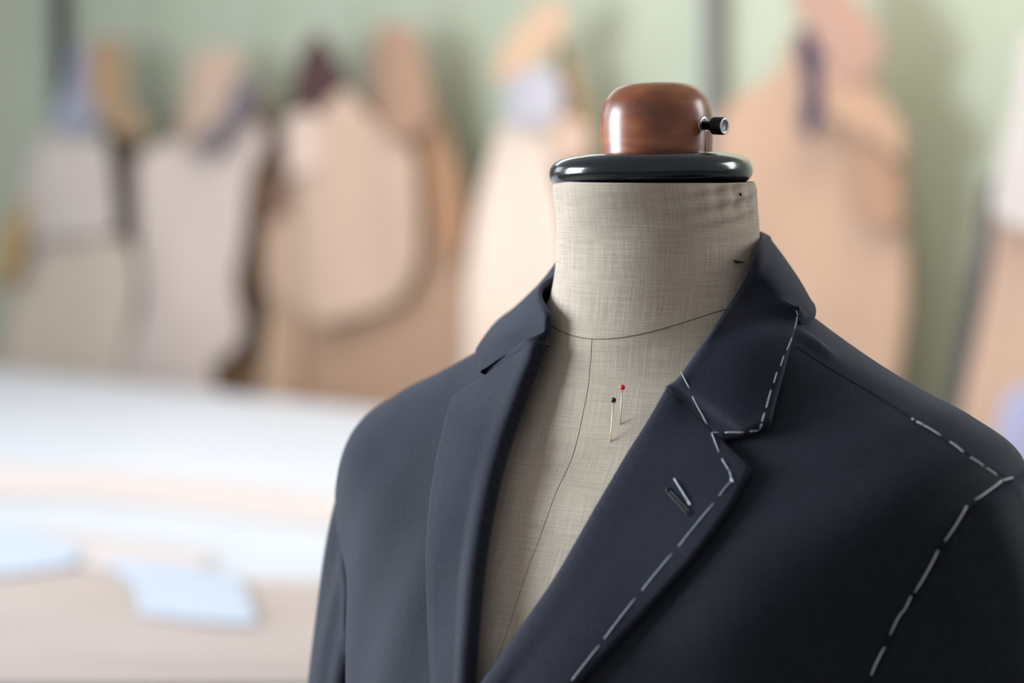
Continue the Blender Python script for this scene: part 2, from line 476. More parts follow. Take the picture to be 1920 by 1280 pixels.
panel('front_panel', lambda j, c: NT//4 <= j < CB and not open_v(c))
panel('back_panel', lambda j, c: j < CA or j >= CB)

def rows_between(I, E_, n):
    Is = smooth_path(I, n)
    Es = []                                # straight segments keep the corners crisp
    for i in range(len(E_)-1):
        for j in range(n): Es.append((E_[i][0]+(E_[i+1][0]-E_[i][0])*j/n, E_[i][1]+(E_[i+1][1]-E_[i][1])*j/n))
    Es.append(E_[-1]); return list(zip(Is, Es))
def lapel_profile(w, skew):
    prof = [(.016, .0006), (.007, .0004), (.0025, .0006), (.0006, .0018), (0, .0036), (.0006, .0052), (.0025, .0064), (.006, .0069), (.012, .0068)]
    if skew: prof = [(.018, .0006), (.009, .0004), (.003, .0006), (.0008, .0018), (0, .0050), (.0004, .0080), (.0022, .0104), (.006, .0114), (.012, .0108)]
    for fr in (.3, .4, .5, .6, .7, .8, .88): prof.append((max(w*fr, .0121), (.0108-.0070*fr if skew else .0066-.0028*fr)))
    return prof+[(w-.003, .0038), (w-.0012, .0036), (w-.0003, .0030), (w, .0020), (w-.0004, .0004)]
def lapel(name, I, E_, base, mat, skew):
    V = []; UVs = []; nc = None
    for ri, (ip, ep) in enumerate(rows_between(I, E_, 6)):
        A, _ = hit(treeJ, *ip); Z, _ = hit(treeJ, *ep)
        if A is None or Z is None: print('lapel miss', ip, ep); continue
        w = (Z-A).length
        prof = lapel_profile(w, skew)
        nc = len(prof)
        for d, o in prof:
            s = min(max(d/w, 0), 1)
            P, n = hit(treeJ, ip[0]+(ep[0]-ip[0])*s, ip[1]+(ep[1]-ip[1])*s)
            if P is None: P, n = A.lerp(Z, s), BN
            V.append(P+n*(o+base)); UVs.append(((ip[0]+(ep[0]-ip[0])*s)*.00033, -(ip[1]+(ep[1]-ip[1])*s)*.00033))
    cap = [treeJ.find_nearest(p_)[0]+Vector((0, 0, .0003)) for p_ in V[:nc]]
    V = cap+V; UVs = UVs[:nc]+UVs
    nr = len(V)//nc
    return obj(name, V, grid_faces(nr, nc), mat, jacket, uv=UVs), V, grid_faces(nr, nc)
lapR, lVr, lFr = lapel('lapel', R_FOLD, R_EDGE, .0022, WOOL_SIDE, 0)
lapL, lVl, lFl = lapel('lapel', L_FOLD, L_EDGE, 0, WOOL_SIDE, 1)
lapR['label'] = 'wide lapel with white basting and a buttonhole'

# collar
def J(px, py, off=.0): 
    P, n = hit(treeJ, px, py, off)
    if P is None: print('J miss', px, py); P = atv(px, py, 0)
    return P
def FT(px, py, d):                      # d in front of the linen along the sight line of the draft
    P, n = hit(treeF, px, py, 0); return P-ray(px, py).normalized()*d
# (fold point, outer edge point)
st = []
st.append((J(1253, 735, .0), J(1358, 836, .0)))
st.append((J(1261, 724, .0050), J(1403, 825, .0045)))
st.append((FT(1270, 711, .016), J(1448, 804, .0045)))
st.append((FT(1285, 689, .0145), J(1458, 757, .0045)))
st.append((FT(1305, 661, .013), J(1470, 706, .0045)))
st.append((FT(1328, 629, .012), J(1481, 655, .0045)))
st.append((FT(1352, 596, .011), J(1490, 620, .0045)))
st.append((FT(1385, 545, .010), atv(1499, 583, .008)))
st.append((atv(1411, 498, .022), B(.104, -.004, 1.386)))
st.append((B(.0705, -.004, 1.434), B(.100, -.022, 1.386)))
st.append((B(.0545, -.039, 1.436), B(.0865, -.045, 1.389)))
st.append((B(.036, -.058, 1.438), B(.065, -.070, 1.391)))
st.append((B(.018, -.068, 1.439), B(.035, -.086, 1.393)))
mid = (B(0, -.071, 1.439), B(0, -.092, 1.394))
left = [(J(1031, 644, .0), J(925, 704, .0)), (FT(1037, 625, .014), J(917, 708, .0045)), (FT(1040, 616, .013), J(912, 706, .0045)),
        (FT(1042, 604, .011), J(910, 690, .0045)), (FT(1047, 588, .009), J(909, 676, .0045)),
        (atv(1050, 572, .044), J(907, 664, .0045)), (atv(1052, 556, .026), B(-.125, .004, 1.374)),
        (B(-.0745, .005, 1.418), B(-.112, -.010, 1.384)), (B(-.0705, -.008, 1.430), B(-.096, -.022, 1.384)),
        (B(-.0545, -.039, 1.436), B(-.0845, -.045, 1.388)), (B(-.036, -.058, 1.438), B(-.065, -.070, 1.391)), (B(-.018, -.068, 1.439), B(-.035, -.086, 1.393))]
stations = st+[mid]+list(reversed(left))
fold = smooth_path([tuple(a) for a, b in stations], 6)
# outer edge: straight across the collar's free end, smooth elsewhere
edge = smooth_path([tuple(b) for a, b in stations], 6)
def lin(seq, i0, i1):
    for i in range(i0, i1):
        for j in range(6): 
            a, b = stations[i][1], stations[i+1][1]; edge[i*6+j] = tuple(a.lerp(b, j/6))
lin(edge, 0, 3); N_ = len(stations); lin(edge, N_-4, N_-1)
for _ in range(10):
    fold = [fold[0]]+[tuple(fold[i][c]*.5+(fold[i-1][c]+fold[i+1][c])*.25 for c in range(3)) for i in range(1, len(fold)-1)]+[fold[-1]]
colV = []; cUV = []
arc = 0
for i, (a, b) in enumerate(zip(fold, edge)):
    a = Vector(a); b = Vector(b)
    if i: arc += (a-Vector(fold[i-1])).length*.6+(b-Vector(edge[i-1])).length*.4
    w = (b-a).length
    e_ = min(i, len(fold)-1-i)/6; BG = .0015+.0030*math.exp(-((e_-4.2)/1.8)**2)
    q = [(.45, -.0030, 0), (.25, -.0040, 0), (.10, -.0040, 0), (.02, -.0025, 0), (0, 0, 0), (.015, .0018, 0), (.05, .0032, 0)]
    for s in (.1, .2, .3, .4, .5, .6, .7, .8, .9): q.append((s, .0022+BG*math.sin(math.pi*s)*min(1, w/.06), 0))
    q += [(.96, .0030, 0), (.985, .0024, 0), (.997, .0014, 0), (1, .0002, 0), (.985, -.0030, 0)]
    nc = len(q)
    for s, o, _ in q:
        P = a.lerp(b, s); loc, n, idx, d = treeJ.find_nearest(P); n = outward(loc, n)
        ax = B(0, 0, P.z-.02); rad = (P-ax).normalized()
        nn = (n*s+rad*(1-s)).normalized()
        P = P+nn*o
        # keep clear of the jacket body
        loc, n, idx, d = treeJ.find_nearest(P); n = outward(loc, n)
        dd = (P-loc).dot(n)
        lim = .0012 if o <= 0 else .0046
        if s > .97: lim = .0014 if o < .0015 else .003
        if dd < lim and inB(loc)[2] < 1.40 and d < .03: P = P+n*(lim-dd)
        # and clear of the neck
        loc, n, idx, d = treeF.find_nearest(P); n = outward(loc, n); dd = (P-loc).dot(n)
        if dd < .0008 and s < .5: P = P+n*(.0008-dd)
        colV.append(P); cUV.append((arc, s*w))
nr = len(colV)//nc
for _ in range(4):                       # relax along the collar, corners of the free edge kept
    new = list(colV)
    for i in range(2, nr-2):
        for j in range(0, nc-9): new[i*nc+j] = colV[i*nc+j]*.5+(colV[(i-1)*nc+j]+colV[(i+1)*nc+j])*.25
    colV = new
caps = []
S_ = [q_[0] for q_ in q]
for rw, dr, skew, base in ((0, 1, 0, .0022), (nr-1, -1, 1, 0)):      # the gorge: collar end lies flush with the lapel
    for r_ in range(9):
        wg = 1-r_/9; wg = wg*wg*(3-2*wg); k_ = (rw+dr*r_)*nc
        A_ = colV[k_+4]; Z_ = colV[k_+nc-2]; w = (Z_-A_).length
        pr = lapel_profile(w, skew)[4:-1]
        pa, pz = stations[0 if rw == 0 else -1]; pa, pz = proj(pa), proj(pz)
        for j in range(nc):
            P = colV[k_+j]
            if r_ == 0:
                sx = S_[j] if j >= 4 else S_[j]
                x, y = pa[0]+(pz[0]-pa[0])*sx, pa[1]+(pz[1]-pa[1])*sx
            else: x, y = proj(P)
            loc, n = hit(treeJ, x, y)
            d = S_[j]*w; o = pr[-1][1]
            for (d1, o1), (d2, o2) in zip(pr, pr[1:]):
                if d1 <= d <= d2: o = o1+(o2-o1)*(d-d1)/max(d2-d1, 1e-6); break
            if j < 4: o = .0006
            if j == nc-1: o = .0004
            colV[k_+j] = P.lerp(loc+n*(o+base), wg)
    cap = []
    for j in range(nc):
        p0 = colV[rw*nc+j]; p1 = colV[(rw+3*dr)*nc+j]; n = hit(treeJ, *proj(p0))[1]
        cap.append(p0+(p0-p1).normalized()*.0012-n*.0014)
    caps.append(cap)
colV = caps[0]+colV+caps[1]; cUV = cUV[:nc]+cUV+cUV[-nc:]
cF = grid_faces(len(colV)//nc, nc)
collar = obj('collar', colV, cF, WOOL_SIDE, jacket, uv=cUV); collar['label'] = 'turned down notched collar'

# sleeves ------------------------------------------------------------------
ARM_PX = [(1893, 897), (1840, 930), (1790, 985), (1755, 1050), (1720, 1105), (1675, 1180), (1635, 1265)]
arm3 = [J(*q) for q in ARM_PX]
for q, P in zip(ARM_PX, arm3): print('arm', q, [round(x, 4) for x in inB(P)])
armhole = [inB(P) for P in arm3]
# closed armhole loop in the body frame (front from the seam, then armpit and back)
def loop_pts():
    fr = [(p_[0], p_[1], p_[2]) for p_ in armhole]
    rest = [(.196, .075, 1.165), (.200, .045, 1.150), (.204, .0, 1.145), (.203, -.04, 1.152), (.197, -.072, 1.180), (.196, -.085, 1.22), (.205, -.075, 1.262), (.234, -.040, 1.306)]
    pts = fr+rest+[fr[0]]
    return smooth_path(pts, 6)[:-1]
LP = loop_pts()
def sleeve(sgn):
    n = len(LP); rows = 46; V = []; UVs = []
    cz = sum(p_[2] for p_ in LP)/n; cvv = sum(p_[1] for p_ in LP)/n
    for i in range(rows):
        t = i/(rows-1)
        for j, (u, v, z) in enumerate(LP):
            ph = math.atan2(v-cvv, z-cz)          # 0 top, + front
            # target cuff ring: top of loop -> outer side, bottom -> inner side
            cu, cv_, czz = (.272 if sgn > 0 else .255), .045, .60
            tu = cu+.050*math.cos(ph); tv = cv_+.062*math.sin(ph); tz = czz
            P0 = Vector((u-.004, v, z-.002)); P1 = Vector((tu, tv, tz))
            topw = max(math.cos(ph), 0); botw = max(-math.cos(ph), 0); frw = math.sin(ph)
            m0 = Vector((.10+(.10 if sgn > 0 else .03)*topw, .02*frw, .02*topw-.10-.25*botw))*1.0
            m1 = Vector((.0, .0, -.55))
            h00 = 2*t**3-3*t*t+1; h10 = t**3-2*t*t+t; h01 = -2*t**3+3*t*t; h11 = t**3-t*t
            Q = P0*h00+m0*h10*1.0+P1*h01+m1*h11
            # rolled sleevehead ridge just outside the seam
            rr = math.exp(-((t-.035)/.03)**2)*.0055*(1 if t > 0 else 0)
            out = Vector((1, 0, 0)) if topw < .3 else Vector((.7, 0, .35))
            Q = Q+out*rr*(.4+.6*topw)+Vector((0, 1, 0))*frw*rr*.6
            # puckers and long soft folds
            Q += Vector((.5, .8*(1 if frw > 0 else -1), 0))*(.0016*math.sin(ph*9+t*4)*math.exp(-((t-.12)/.12)**2)+.0022*math.sin(ph*4+t*7)*min(1, t*4))
            V.append(B(Q.x if sgn > 0 else -Q.x*(.953-.012*min(1, t*3)), Q.y, Q.z-(0 if sgn > 0 else .005*(1-t)))); UVs.append((ph*.07, -Q.z))
    o = obj('sleeve', V, grid_faces(rows, n, True, sgn < 0), WOOL, jacket, uv=UVs)
    md = o.modifiers.new('thickness', 'SOLIDIFY'); md.thickness = .0014; md.offset = -1
    return o, V, grid_faces(rows, n, True)
slR, sVr, sFr = sleeve(1); slL, sVl, sFl = sleeve(-1)
slR['label'] = 'sleeve with white basting round the armhole'

# stitches ------------------------------------------------------------------
tree_lap = bvh_of(lVr, lFr); tree_col = bvh_of(colV, cF)
allV = lVr+colV+sVr+VJ; o1 = len(lVr); o2 = o1+len(colV); o3 = o2+len(sVr)
allF = lFr+[tuple(i+o1 for i in f_) for f_ in cF]+[tuple(i+o2 for i in f_) for f_ in sFr]+[tuple(i+o3 for i in f_) for f_ in FJ]
tree_all = bvh_of(allV, allF)
def on_cloth(px, py, off):
    r = ray(px, py).normalized(); loc, n, i, d = tree_all.ray_cast(CAM, r)
    if n.dot(r) > 0: n = -n
    return loc+n*off
def stitch(a, b, parent, rad=.00028, mat=THREAD, nm='basting_stitch', lift=.0004):
    pts = []
    for i in range(7):
        t = i/6; pts.append(on_cloth(a[0]+(b[0]-a[0])*t, a[1]+(b[1]-a[1])*t, -.0002+lift*math.sin(math.pi*min(max(t, .0), 1))**.5+.0001))
    return tube(pts, rad, mat, nm, parent, 8)
for a, b in [((1277, 698), (1292.6, 727.6)), ((1298, 743), (1326, 795)), ((1334, 811.5), (1347, 810.5)), ((1359.4, 810.5), (1395, 810)), ((1406, 808), (1422.6, 806)),
             ((1424, 804), (1428.5, 794)), ((1429, 790), (1433.7, 774)), ((1436.7, 764), (1445.6, 731)), ((1450.8, 717.5), (1456.5, 698)), ((1463.5, 686), (1469.5, 667)),
             ((1475, 656), (1484.5, 633)), ((1489.5, 616), (1494, 594)), ((1495, 592), (1493, 582))]:
    stitch(a, b, collar)
for a, b in [((1334.8, 813), (1348, 847)), ((1353.5, 860), (1367.6, 882.7)), ((1368.3, 884), (1372.3, 900)), ((1370.6, 901.5), (1348.8, 928.5)), ((1338, 943), (1272.5, 1023.4)),
             ((1260, 1037.5), (1203.8, 1106)), ((1191.3, 1121), (1132.8, 1197)), ((1124, 1209), (1072.5, 1274.4)), ((1062, 1288), (1010, 1350))]:
    stitch(a, b, lapR)
stitch((1264, 897), (1294, 945), lapR, .00042, nm='tack_thread', lift=.0010)
stitch((1291, 941), (1295, 946), lapR, .0007, nm='thread_knot')
stitch((1371, 898), (1375, 903), lapR, .0007, nm='thread_knot')
FR = [o for o in jacket.children if o.name.startswith('front_panel')][0]
for a, b in [((1710, 785), (1713, 787)), ((1719, 790.5), (1731, 797)), ((1731, 797), (1763, 816.3)), ((1781, 828.3), (1806.6, 847.7)), ((1819, 857), (1844, 873.4)), ((1849, 877), (1868, 890))]:
    stitch(a, b, FR, .00055)
for a, b in [((1898, 895), (1878, 900.5)), ((1878, 901), (1828, 937)), ((1812.5, 948.3), (1771.4, 1014.7)), ((1759, 1031.6), (1715, 1110.4)), ((1708.4, 1117), (1669, 1190)), ((1659, 1213), (1633.5, 1266))]:
    stitch(a, b, slR, .00062, lift=.0008)
# buttonhole: two raised cords with a slit
for dx, dy in ((-2.2, 2.0), (2.2, -2.0)):
    stitch((1252+dx, 919+dy), (1296+dx, 966+dy), lapR, .0005, CORDW, 'buttonhole_cord', .0007)
stitch((1250, 920), (1254, 916), lapR, .0009, CORDW, 'buttonhole_bar', .0005)
# seams
def seam(pts, name, parent, rad=.0005, off=-.0001):
    pts = smooth_path(pts, 10); tube([on_cloth(x, y, off) for x, y in pts], rad, SEAM_W, name, parent, 6)
seam([(1494, 650), (1560, 693), (1640, 740), (1710, 784), (1800, 843), (1885, 893)], 'shoulder_seam', FR)
seam([(x+5, y+3) for x, y in ARM_PX], 'armhole_shade', slR, .0009, .0)  # dark tube painting in the shadow on the sleeve side of the seam
seam([(1256, 737), (1290, 768), (1330, 806), (1348, 828)], 'gorge_seam', lapR, .0004)

# front edge of the overlapping side and a button, below the lapels
edge_pts = []
for q_ in range(25):
    z = 1.135-(1.135-.705)*q_/24
    loc = treeJ.ray_cast(B(-.012-.02*max(0, (.8-z)/.1)**2*.5, .5, z), -BN)[0]; edge_pts.append(loc+BN*.0008)
tube(edge_pts, .0022, WOOL_SIDE, 'front_edge', [o for o in jacket.children if o.name.startswith('front_panel')][0], 8)
bl, bn_, _, _ = treeJ.ray_cast(B(.006, .5, 1.075), -BN); bn_ = outward(bl, bn_)
lathe([(.0001, 0), (.0085, 0), (.0098, .001), (.0100, .0024), (.0090, .0032), (.0075, .0026), (.0001, .0024)], CORDW, 'button', jacket, bl+bn_*.0006, bn_, 40)

# ---------------------------------------------------------------- pins
def pin(head, tip, hm, sm, label, lean):
    P1, n = hit(treeF, *tip); 
    r = ray(*head).normalized(); dist = (P1-CAM).length-lean
    Hh = CAM+r*dist
    e = empty('dressmaking_pin', P1, label, 'pin', 'pins in the form chest')
    ax = (Hh-P1).normalized()
    tube([P1-ax*.006, P1+ax*.002, Hh], .00036, sm, 'pin_shaft', e, 10)
    prof = [(max(.0017*math.sin(math.pi*i/16), .00001), -.0017*math.cos(math.pi*i/16)) for i in range(17)]
    lathe(prof, hm, 'pin_head', e, Hh, ax, 24)
pin((1167, 726), (1163, 795), RED, PINSTEEL, 'steel pin with red ball head stuck in the linen chest, upper right one', .012)
pin((1150.5, 750), (1144.5, 828), DARKG, PINBRASS, 'brassy pin with black ball head stuck in the linen chest, lower left one', .010)

# ---------------------------------------------------------------- room
def struct(o): o['kind'] = 'structure'; return o
WD = Vector((.743, -.669, 0)).normalized(); WN = Vector((-WD.y, WD.x, 0)); WN = -WN if WN.y > 0 else WN     # along wall, towards camera
TE = Vector((-.298, 5.0, 0))
WALL_D = -.42                           # wall behind the table's far edge
def onwall(px, py, d):                  # d = distance in front of the wall
    r = ray(px, py); c = TE.dot(WN)+WALL_D+d; t = (c-CAM.dot(WN))/r.dot(WN); return CAM+r*t
def WP(w, d, z): return TE+WD*w+WN*(WALL_D+d)+Vector((0, 0, z))
def inW(P): q = P-TE; return q.dot(WD), q.dot(WN)-WALL_D, P.z
def box(name, w0, w1, d0, d1, z0, z1, mat, parent=None, bev=0):
    vs = [WP(w, d, z) for z in (z0, z1) for d in (d0, d1) for w in (w0, w1)]
    o = obj(name, vs, [(0, 1, 3, 2), (4, 6, 7, 5), (0, 4, 5, 1), (2, 3, 7, 6), (0, 2, 6, 4), (1, 5, 7, 3)], mat, parent, smooth=False)
    if bev: m = o.modifiers.new('b', 'BEVEL'); m.width = bev; m.segments = 2
    return o
GREEN = mottled('sage_green_paint', (.325, .35, .262), (.39, .412, .318), 1.2, .7)
FLOORM = mottled('grey_floor_paint', (.16, .15, .14), (.22, .21, .19), 3, .6)
struct(box('wall_back', -7.5, 5.5, -.12, 0, 0, 3.4, GREEN))
struct(obj('floor', [(-6, -3, 0), (6, -3, 0), (6, 9, 0), (-6, 9, 0), (-6, -3, -.1), (6, -3, -.1), (6, 9, -.1), (-6, 9, -.1)], [(0, 1, 2, 3), (7, 6, 5, 4), (0, 4, 5, 1), (1, 5, 6, 2), (2, 6, 7, 3), (3, 7, 4, 0)], FLOORM, smooth=False))
# rack that carries the patterns
RACKM = plain('dark_rack_paint', (.018, .022, .035), .5)
RACKG = plain('grey_rack_paint', (.10, .10, .105), .5)
RD = .03; RZ = 2.02
rack = empty('hanging_rack', WP(0, RD, 0), 'dark metal hanging rack along the green wall carrying the paper patterns', 'rack')
wA = inW(onwall(112, 100, RD))[0]; wB = inW(onwall(1338, 100, RD))[0]; wE = inW(onwall(1980, 100, RD))[0]+.5
tube([WP(wA-.45, RD, RZ), WP((wA+wE)/2, RD, RZ), WP(wE, RD, RZ)], .012, RACKM, 'top_rail', rack, 16)
for w, mt, r_ in ((wA, RACKM, .020), (wB, RACKG, .020), (wE-.05, RACKG, .02)):
    tube([WP(w, RD, 0), WP(w, RD, 1), WP(w, RD, RZ-.005)], r_, mt, 'upright', rack, 16)

def sheet(name, poly, d, mat, parent, thick=.0025, curl=.012, seed=0, rows=26, cols=14, sub=8):
    rnd = random.Random(seed); ph = rnd.uniform(0, 6); ph2 = rnd.uniform(0, 6)
    P = [inW(onwall(x, y, d)) for x, y in poly]
    n = len(P); out = []
    for i in range(n):                    # closed catmull outline
        for j in range(sub):
            t = j/sub; g = [P[(i+m) % n] for m in (-1, 0, 1, 2)]
            k = .55                        # part way to straight edges, like cut card
            s_ = [cr(g[0][c], g[1][c], g[2][c], g[3][c], t) for c in (0, 2)]
            l_ = [g[1][c]+(g[2][c]-g[1][c])*t for c in (0, 2)]
            out.append([s_[q]*k+l_[q]*(1-k) for q in (0, 1)])
    z0 = min(q[1] for q in out)+1e-4; z1 = max(q[1] for q in out)-1e-4
    V = []; m = len(out)
    wmin = min(q[0] for q in out); wmax = max(q[0] for q in out)
    for r in range(rows):
        z = z1+(z0-z1)*r/(rows-1); xs = []
        for i in range(m):
            a, b = out[i], out[(i+1) % m]
            if (a[1] > z) != (b[1] > z): xs.append(a[0]+(b[0]-a[0])*(z-a[1])/(b[1]-a[1]))
        if not xs: xs = [V[-1][0], V[-1][0]] if V else [(wmin+wmax)/2]*2
        lo, hi = min(xs), max(xs)
        for c in range(cols):
            w = lo+(hi-lo)*c/(cols-1); f_ = (w-wmin)/(wmax-wmin+1e-6)
            dd = d+curl*math.sin(f_*3.1+ph*.2)+curl*.5*math.sin(f_*7+ph+z*3)+curl*.35*math.sin(z*9+ph2)
            V.append((w, dd, z))
    o = obj(name, [WP(*q) for q in V], grid_faces(rows, cols), mat, parent)
    md = o.modifiers.new('thickness', 'SOLIDIFY'); md.thickness = thick; md.offset = 0
    return o
def bundle(label, pieces, cords, group='paper pattern bundles hanging on the rack'):
    allp = [onwall(x, y, pieces[0][2]) for x, y in pieces[0][1]]
    c = sum(allp, Vector())/len(allp); c.z = min(q.z for q in allp)
    e = empty('pattern_bundle', c, label, 'paper patterns', group)
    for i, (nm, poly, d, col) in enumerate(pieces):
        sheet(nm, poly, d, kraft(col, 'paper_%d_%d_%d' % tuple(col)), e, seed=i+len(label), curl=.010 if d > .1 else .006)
    for (x, y, d) in cords:
        P = onwall(x, y, d); w, dd, z = inW(P)
        tube([P+Vector((0, 0, -.02)), WP(w, (dd+RD)/2, (z+RZ)/2), WP(w, RD, RZ-.016)], .003, CORD, 'hanging_cord', e, 8)
        ring = [WP(w, RD, RZ)+WN*(.017*math.cos(a*math.pi/10))+Vector((0, 0, .017*math.sin(a*math.pi/10))) for a in range(21)]
        tube(ring, .0022, CORD, 'hook', e, 8)
    return e
CORD = plain('pale_cord', (.45, .46, .48), .8)
bundle('pale grey-beige pattern bundle at the left end, white strip and tan tag on top', [
 ('paper_pattern', [(30, 440), (130, 446), (213, 440), (246, 474), (256, 540), (238, 640), (205, 770), (6, 770), (18, 600), (28, 520)], .135, (220, 203, 185)),
 ('paper_pattern', [(100, 240), (150, 206), (185, 232), (206, 300), (214, 380), (214, 436), (120, 446), (28, 450), (40, 360), (70, 290)], .15, (221, 206, 194)),
 ('folded_edge', [(52, 370), (14, 420), (-12, 500), (2, 540), (38, 522), (50, 440)], .165, (186, 156, 108)),
 ('paper_tag', [(165, 80), (234, 78), (238, 180), (276, 240), (246, 266), (205, 232), (168, 190)], .165, (180, 146, 110)),
 ('tissue_strip', [(140, 84), (164, 80), (160, 170), (178, 210), (160, 262), (138, 225), (92, 250), (112, 200), (134, 150)], .18, (160, 160, 176)),
 ('under_pattern_or_shade', [(205, 240), (262, 262), (270, 330), (266, 430), (214, 436), (204, 330)], .10, (86, 64, 48)),
 ('under_pattern_or_shade', [(236, 430), (262, 440), (284, 560), (246, 660), (230, 770), (190, 770), (240, 600)], .10, (128, 108, 92)),  # shadow in the gap to the next bundle, painted as a dark sheet
], [(208, 85, .165)])
bundle('pinkish beige pattern bundle second from the left with a narrow tan top', [
 ('paper_pattern', [(262, 292), (330, 264), (400, 256), (466, 222), (494, 232), (496, 280), (472, 312), (464, 350), (455, 450), (440, 540), (455, 610), (446, 655), (402, 680), (398, 800), (215, 800), (240, 660), (280, 560), (266, 420)], .14, (230, 209, 197)),
 ('paper_tag', [(375, 98), (436, 90), (458, 130), (462, 190), (440, 262), (380, 290), (325, 262), (350, 160)], .16, (204, 174, 152)),
 ('grey_tag', [(444, 140), (466, 150), (480, 205), (455, 228), (400, 292), (362, 276), (420, 218)], .172, (120, 112, 118)),
 ('under_pattern_or_shade', [(465, 150), (500, 220), (508, 400), (495, 560), (500, 800), (395, 800), (400, 640), (440, 300)], .09, (160, 118, 78)),
 ('under_pattern_or_shade', [(486, 420), (506, 400), (512, 560), (508, 800), (462, 800), (478, 600)], .105, (78, 58, 42)),
], [(425, 100, .16)])
bundle('small dark maroon cloth piece with brown backing hanging high between two bundles', [
 ('cloth_piece', [(572, 90), (602, 60), (622, 90), (648, 150), (640, 210), (600, 260), (560, 235), (552, 160)], .13, (82, 50, 48)),
 ('under_pattern_or_shade', [(548, 190), (600, 190), (560, 300), (545, 500), (545, 800), (450, 800), (480, 600), (495, 330)], .07, (84, 62, 50)),
], [(604, 70, .13)])
bundle('widest warm brown pattern bundle in the middle of the wall with a long narrow top', [
 ('under_pattern_or_shade', [(700, 75), (735, 46), (775, 48), (794, 120), (826, 220), (866, 320), (882, 420), (886, 560), (880, 650), (866, 860), (494, 860), (506, 650), (520, 400), (560, 300), (690, 200)], .12, (196, 156, 126)),
 ('under_pattern_or_shade', [(872, 380), (896, 400), (892, 540), (912, 800), (868, 800), (880, 600)], .07, (92, 72, 56)),
 ('paper_pattern', [(560, 270), (600, 222), (635, 178), (655, 168), (690, 215), (740, 245), (775, 290), (782, 400), (780, 500), (745, 566), (670, 592), (606, 612), (584, 600), (566, 540), (558, 420)], .16, (218, 184, 160)),
 ('paper_pattern', [(504, 430), (546, 400), (574, 480), (568, 580), (530, 572), (506, 530)], .15, (208, 172, 146)),
 ('folded_edge', [(530, 236), (576, 208), (606, 240), (592, 312), (545, 330)], .175, (232, 204, 188)),  # paler piece: highlight on the bundle's shoulder put into the colour
 ('paper_strip', [(512, 570), (560, 566), (556, 860), (490, 860)], .145, (206, 168, 136)),
 ('under_pattern_or_shade', [(520, 320), (552, 330), (540, 400), (520, 440), (508, 560), (494, 520), (500, 400)], .135, (128, 98, 80)),
 ('folded_edge', [(806, 240), (852, 300), (878, 420), (850, 500), (820, 420)], .14, (182, 134, 98)),
 ('paper_tag', [(702, 62), (735, 46), (778, 52), (795, 130), (806, 220), (772, 262), (722, 256), (700, 180)], .165, (180, 140, 114)),
], [(745, 60, .165)])
bundle('cream pattern bundle beside the linen neck with a white label on top', [
 ('paper_pattern', [(955, 215), (1010, 222), (1040, 300), (1058, 450), (1064, 620), (1060, 800), (890, 760), (880, 640), (880, 540), (892, 420), (920, 300)], .16, (255, 228, 208)),
 ('under_pattern_or_shade', [(1020, 250), (1092, 260), (1130, 420), (1140, 800), (1040, 800), (1000, 400)], .10, (150, 112, 92)),  # brown sheet standing in for the shadow beside the cream pattern
 ('label', [(958, 150), (1030, 128), (1048, 180), (1040, 232), (985, 240), (952, 225)], .18, (200, 194, 202)),
 ('paper_tag', [(1000, 20), (1050, -6), (1064, 60), (1018, 112), (945, 160), (928, 125)], .17, (222, 184, 152)),
 ('folded_edge', [(1052, 60), (1086, 130), (1112, 270), (1088, 310), (1050, 260), (1040, 150)], .12, (186, 154, 116)),
 ('paper_strip', [(1036, 222), (1090, 226), (1108, 280), (1070, 315), (1030, 285)], .175, (226, 190, 166)),
], [(1040, 5, .17)])
be = bundle('large tan pattern bundle right of the neck with navy ribbon and written tag', [
 ('paper_pattern', [(1342, 260), (1400, 175), (1465, 130), (1490, 40), (1570, 40), (1640, 160), (1692, 250), (1697, 400), (1704, 560), (1684, 700), (1640, 850), (1345, 850)], .15, (208, 168, 140)),
 ('folded_edge', [(1545, 120), (1600, 130), (1660, 190), (1694, 240), (1690, 300), (1640, 262), (1560, 210)], .19, (204, 162, 132)),
 ('paper_pattern', [(1590, 260), (1660, 280), (1690, 320), (1692, 420), (1650, 432), (1610, 400)], .175, (184, 142, 114)),
 ('paper_tag', [(1490, -60), (1560, -60), (1620, 20), (1652, 80), (1632, 150), (1580, 150), (1520, 60), (1485, 0)], .20, (190, 150, 130)),
 ('navy_ribbon', [(1492, 62), (1522, 60), (1552, 130), (1540, 200), (1528, 262), (1508, 235), (1518, 160)], .205, (42, 38, 78)),
], [(1525, -55, .20)])
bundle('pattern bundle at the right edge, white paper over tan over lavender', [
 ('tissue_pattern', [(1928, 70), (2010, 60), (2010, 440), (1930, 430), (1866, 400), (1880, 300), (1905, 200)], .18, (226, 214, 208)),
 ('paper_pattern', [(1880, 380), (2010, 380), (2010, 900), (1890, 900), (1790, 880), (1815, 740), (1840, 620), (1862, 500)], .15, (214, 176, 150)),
 ('under_pattern_or_shade', [(1852, 330), (1900, 330), (1900, 500), (1870, 640), (1840, 860), (1768, 850), (1800, 640), (1836, 450)], .09, (86, 78, 82)),  # back sheet with its shade painted in as dark grey
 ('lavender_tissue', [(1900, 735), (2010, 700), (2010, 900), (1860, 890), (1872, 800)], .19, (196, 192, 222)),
], [(1960, 75, .18)])

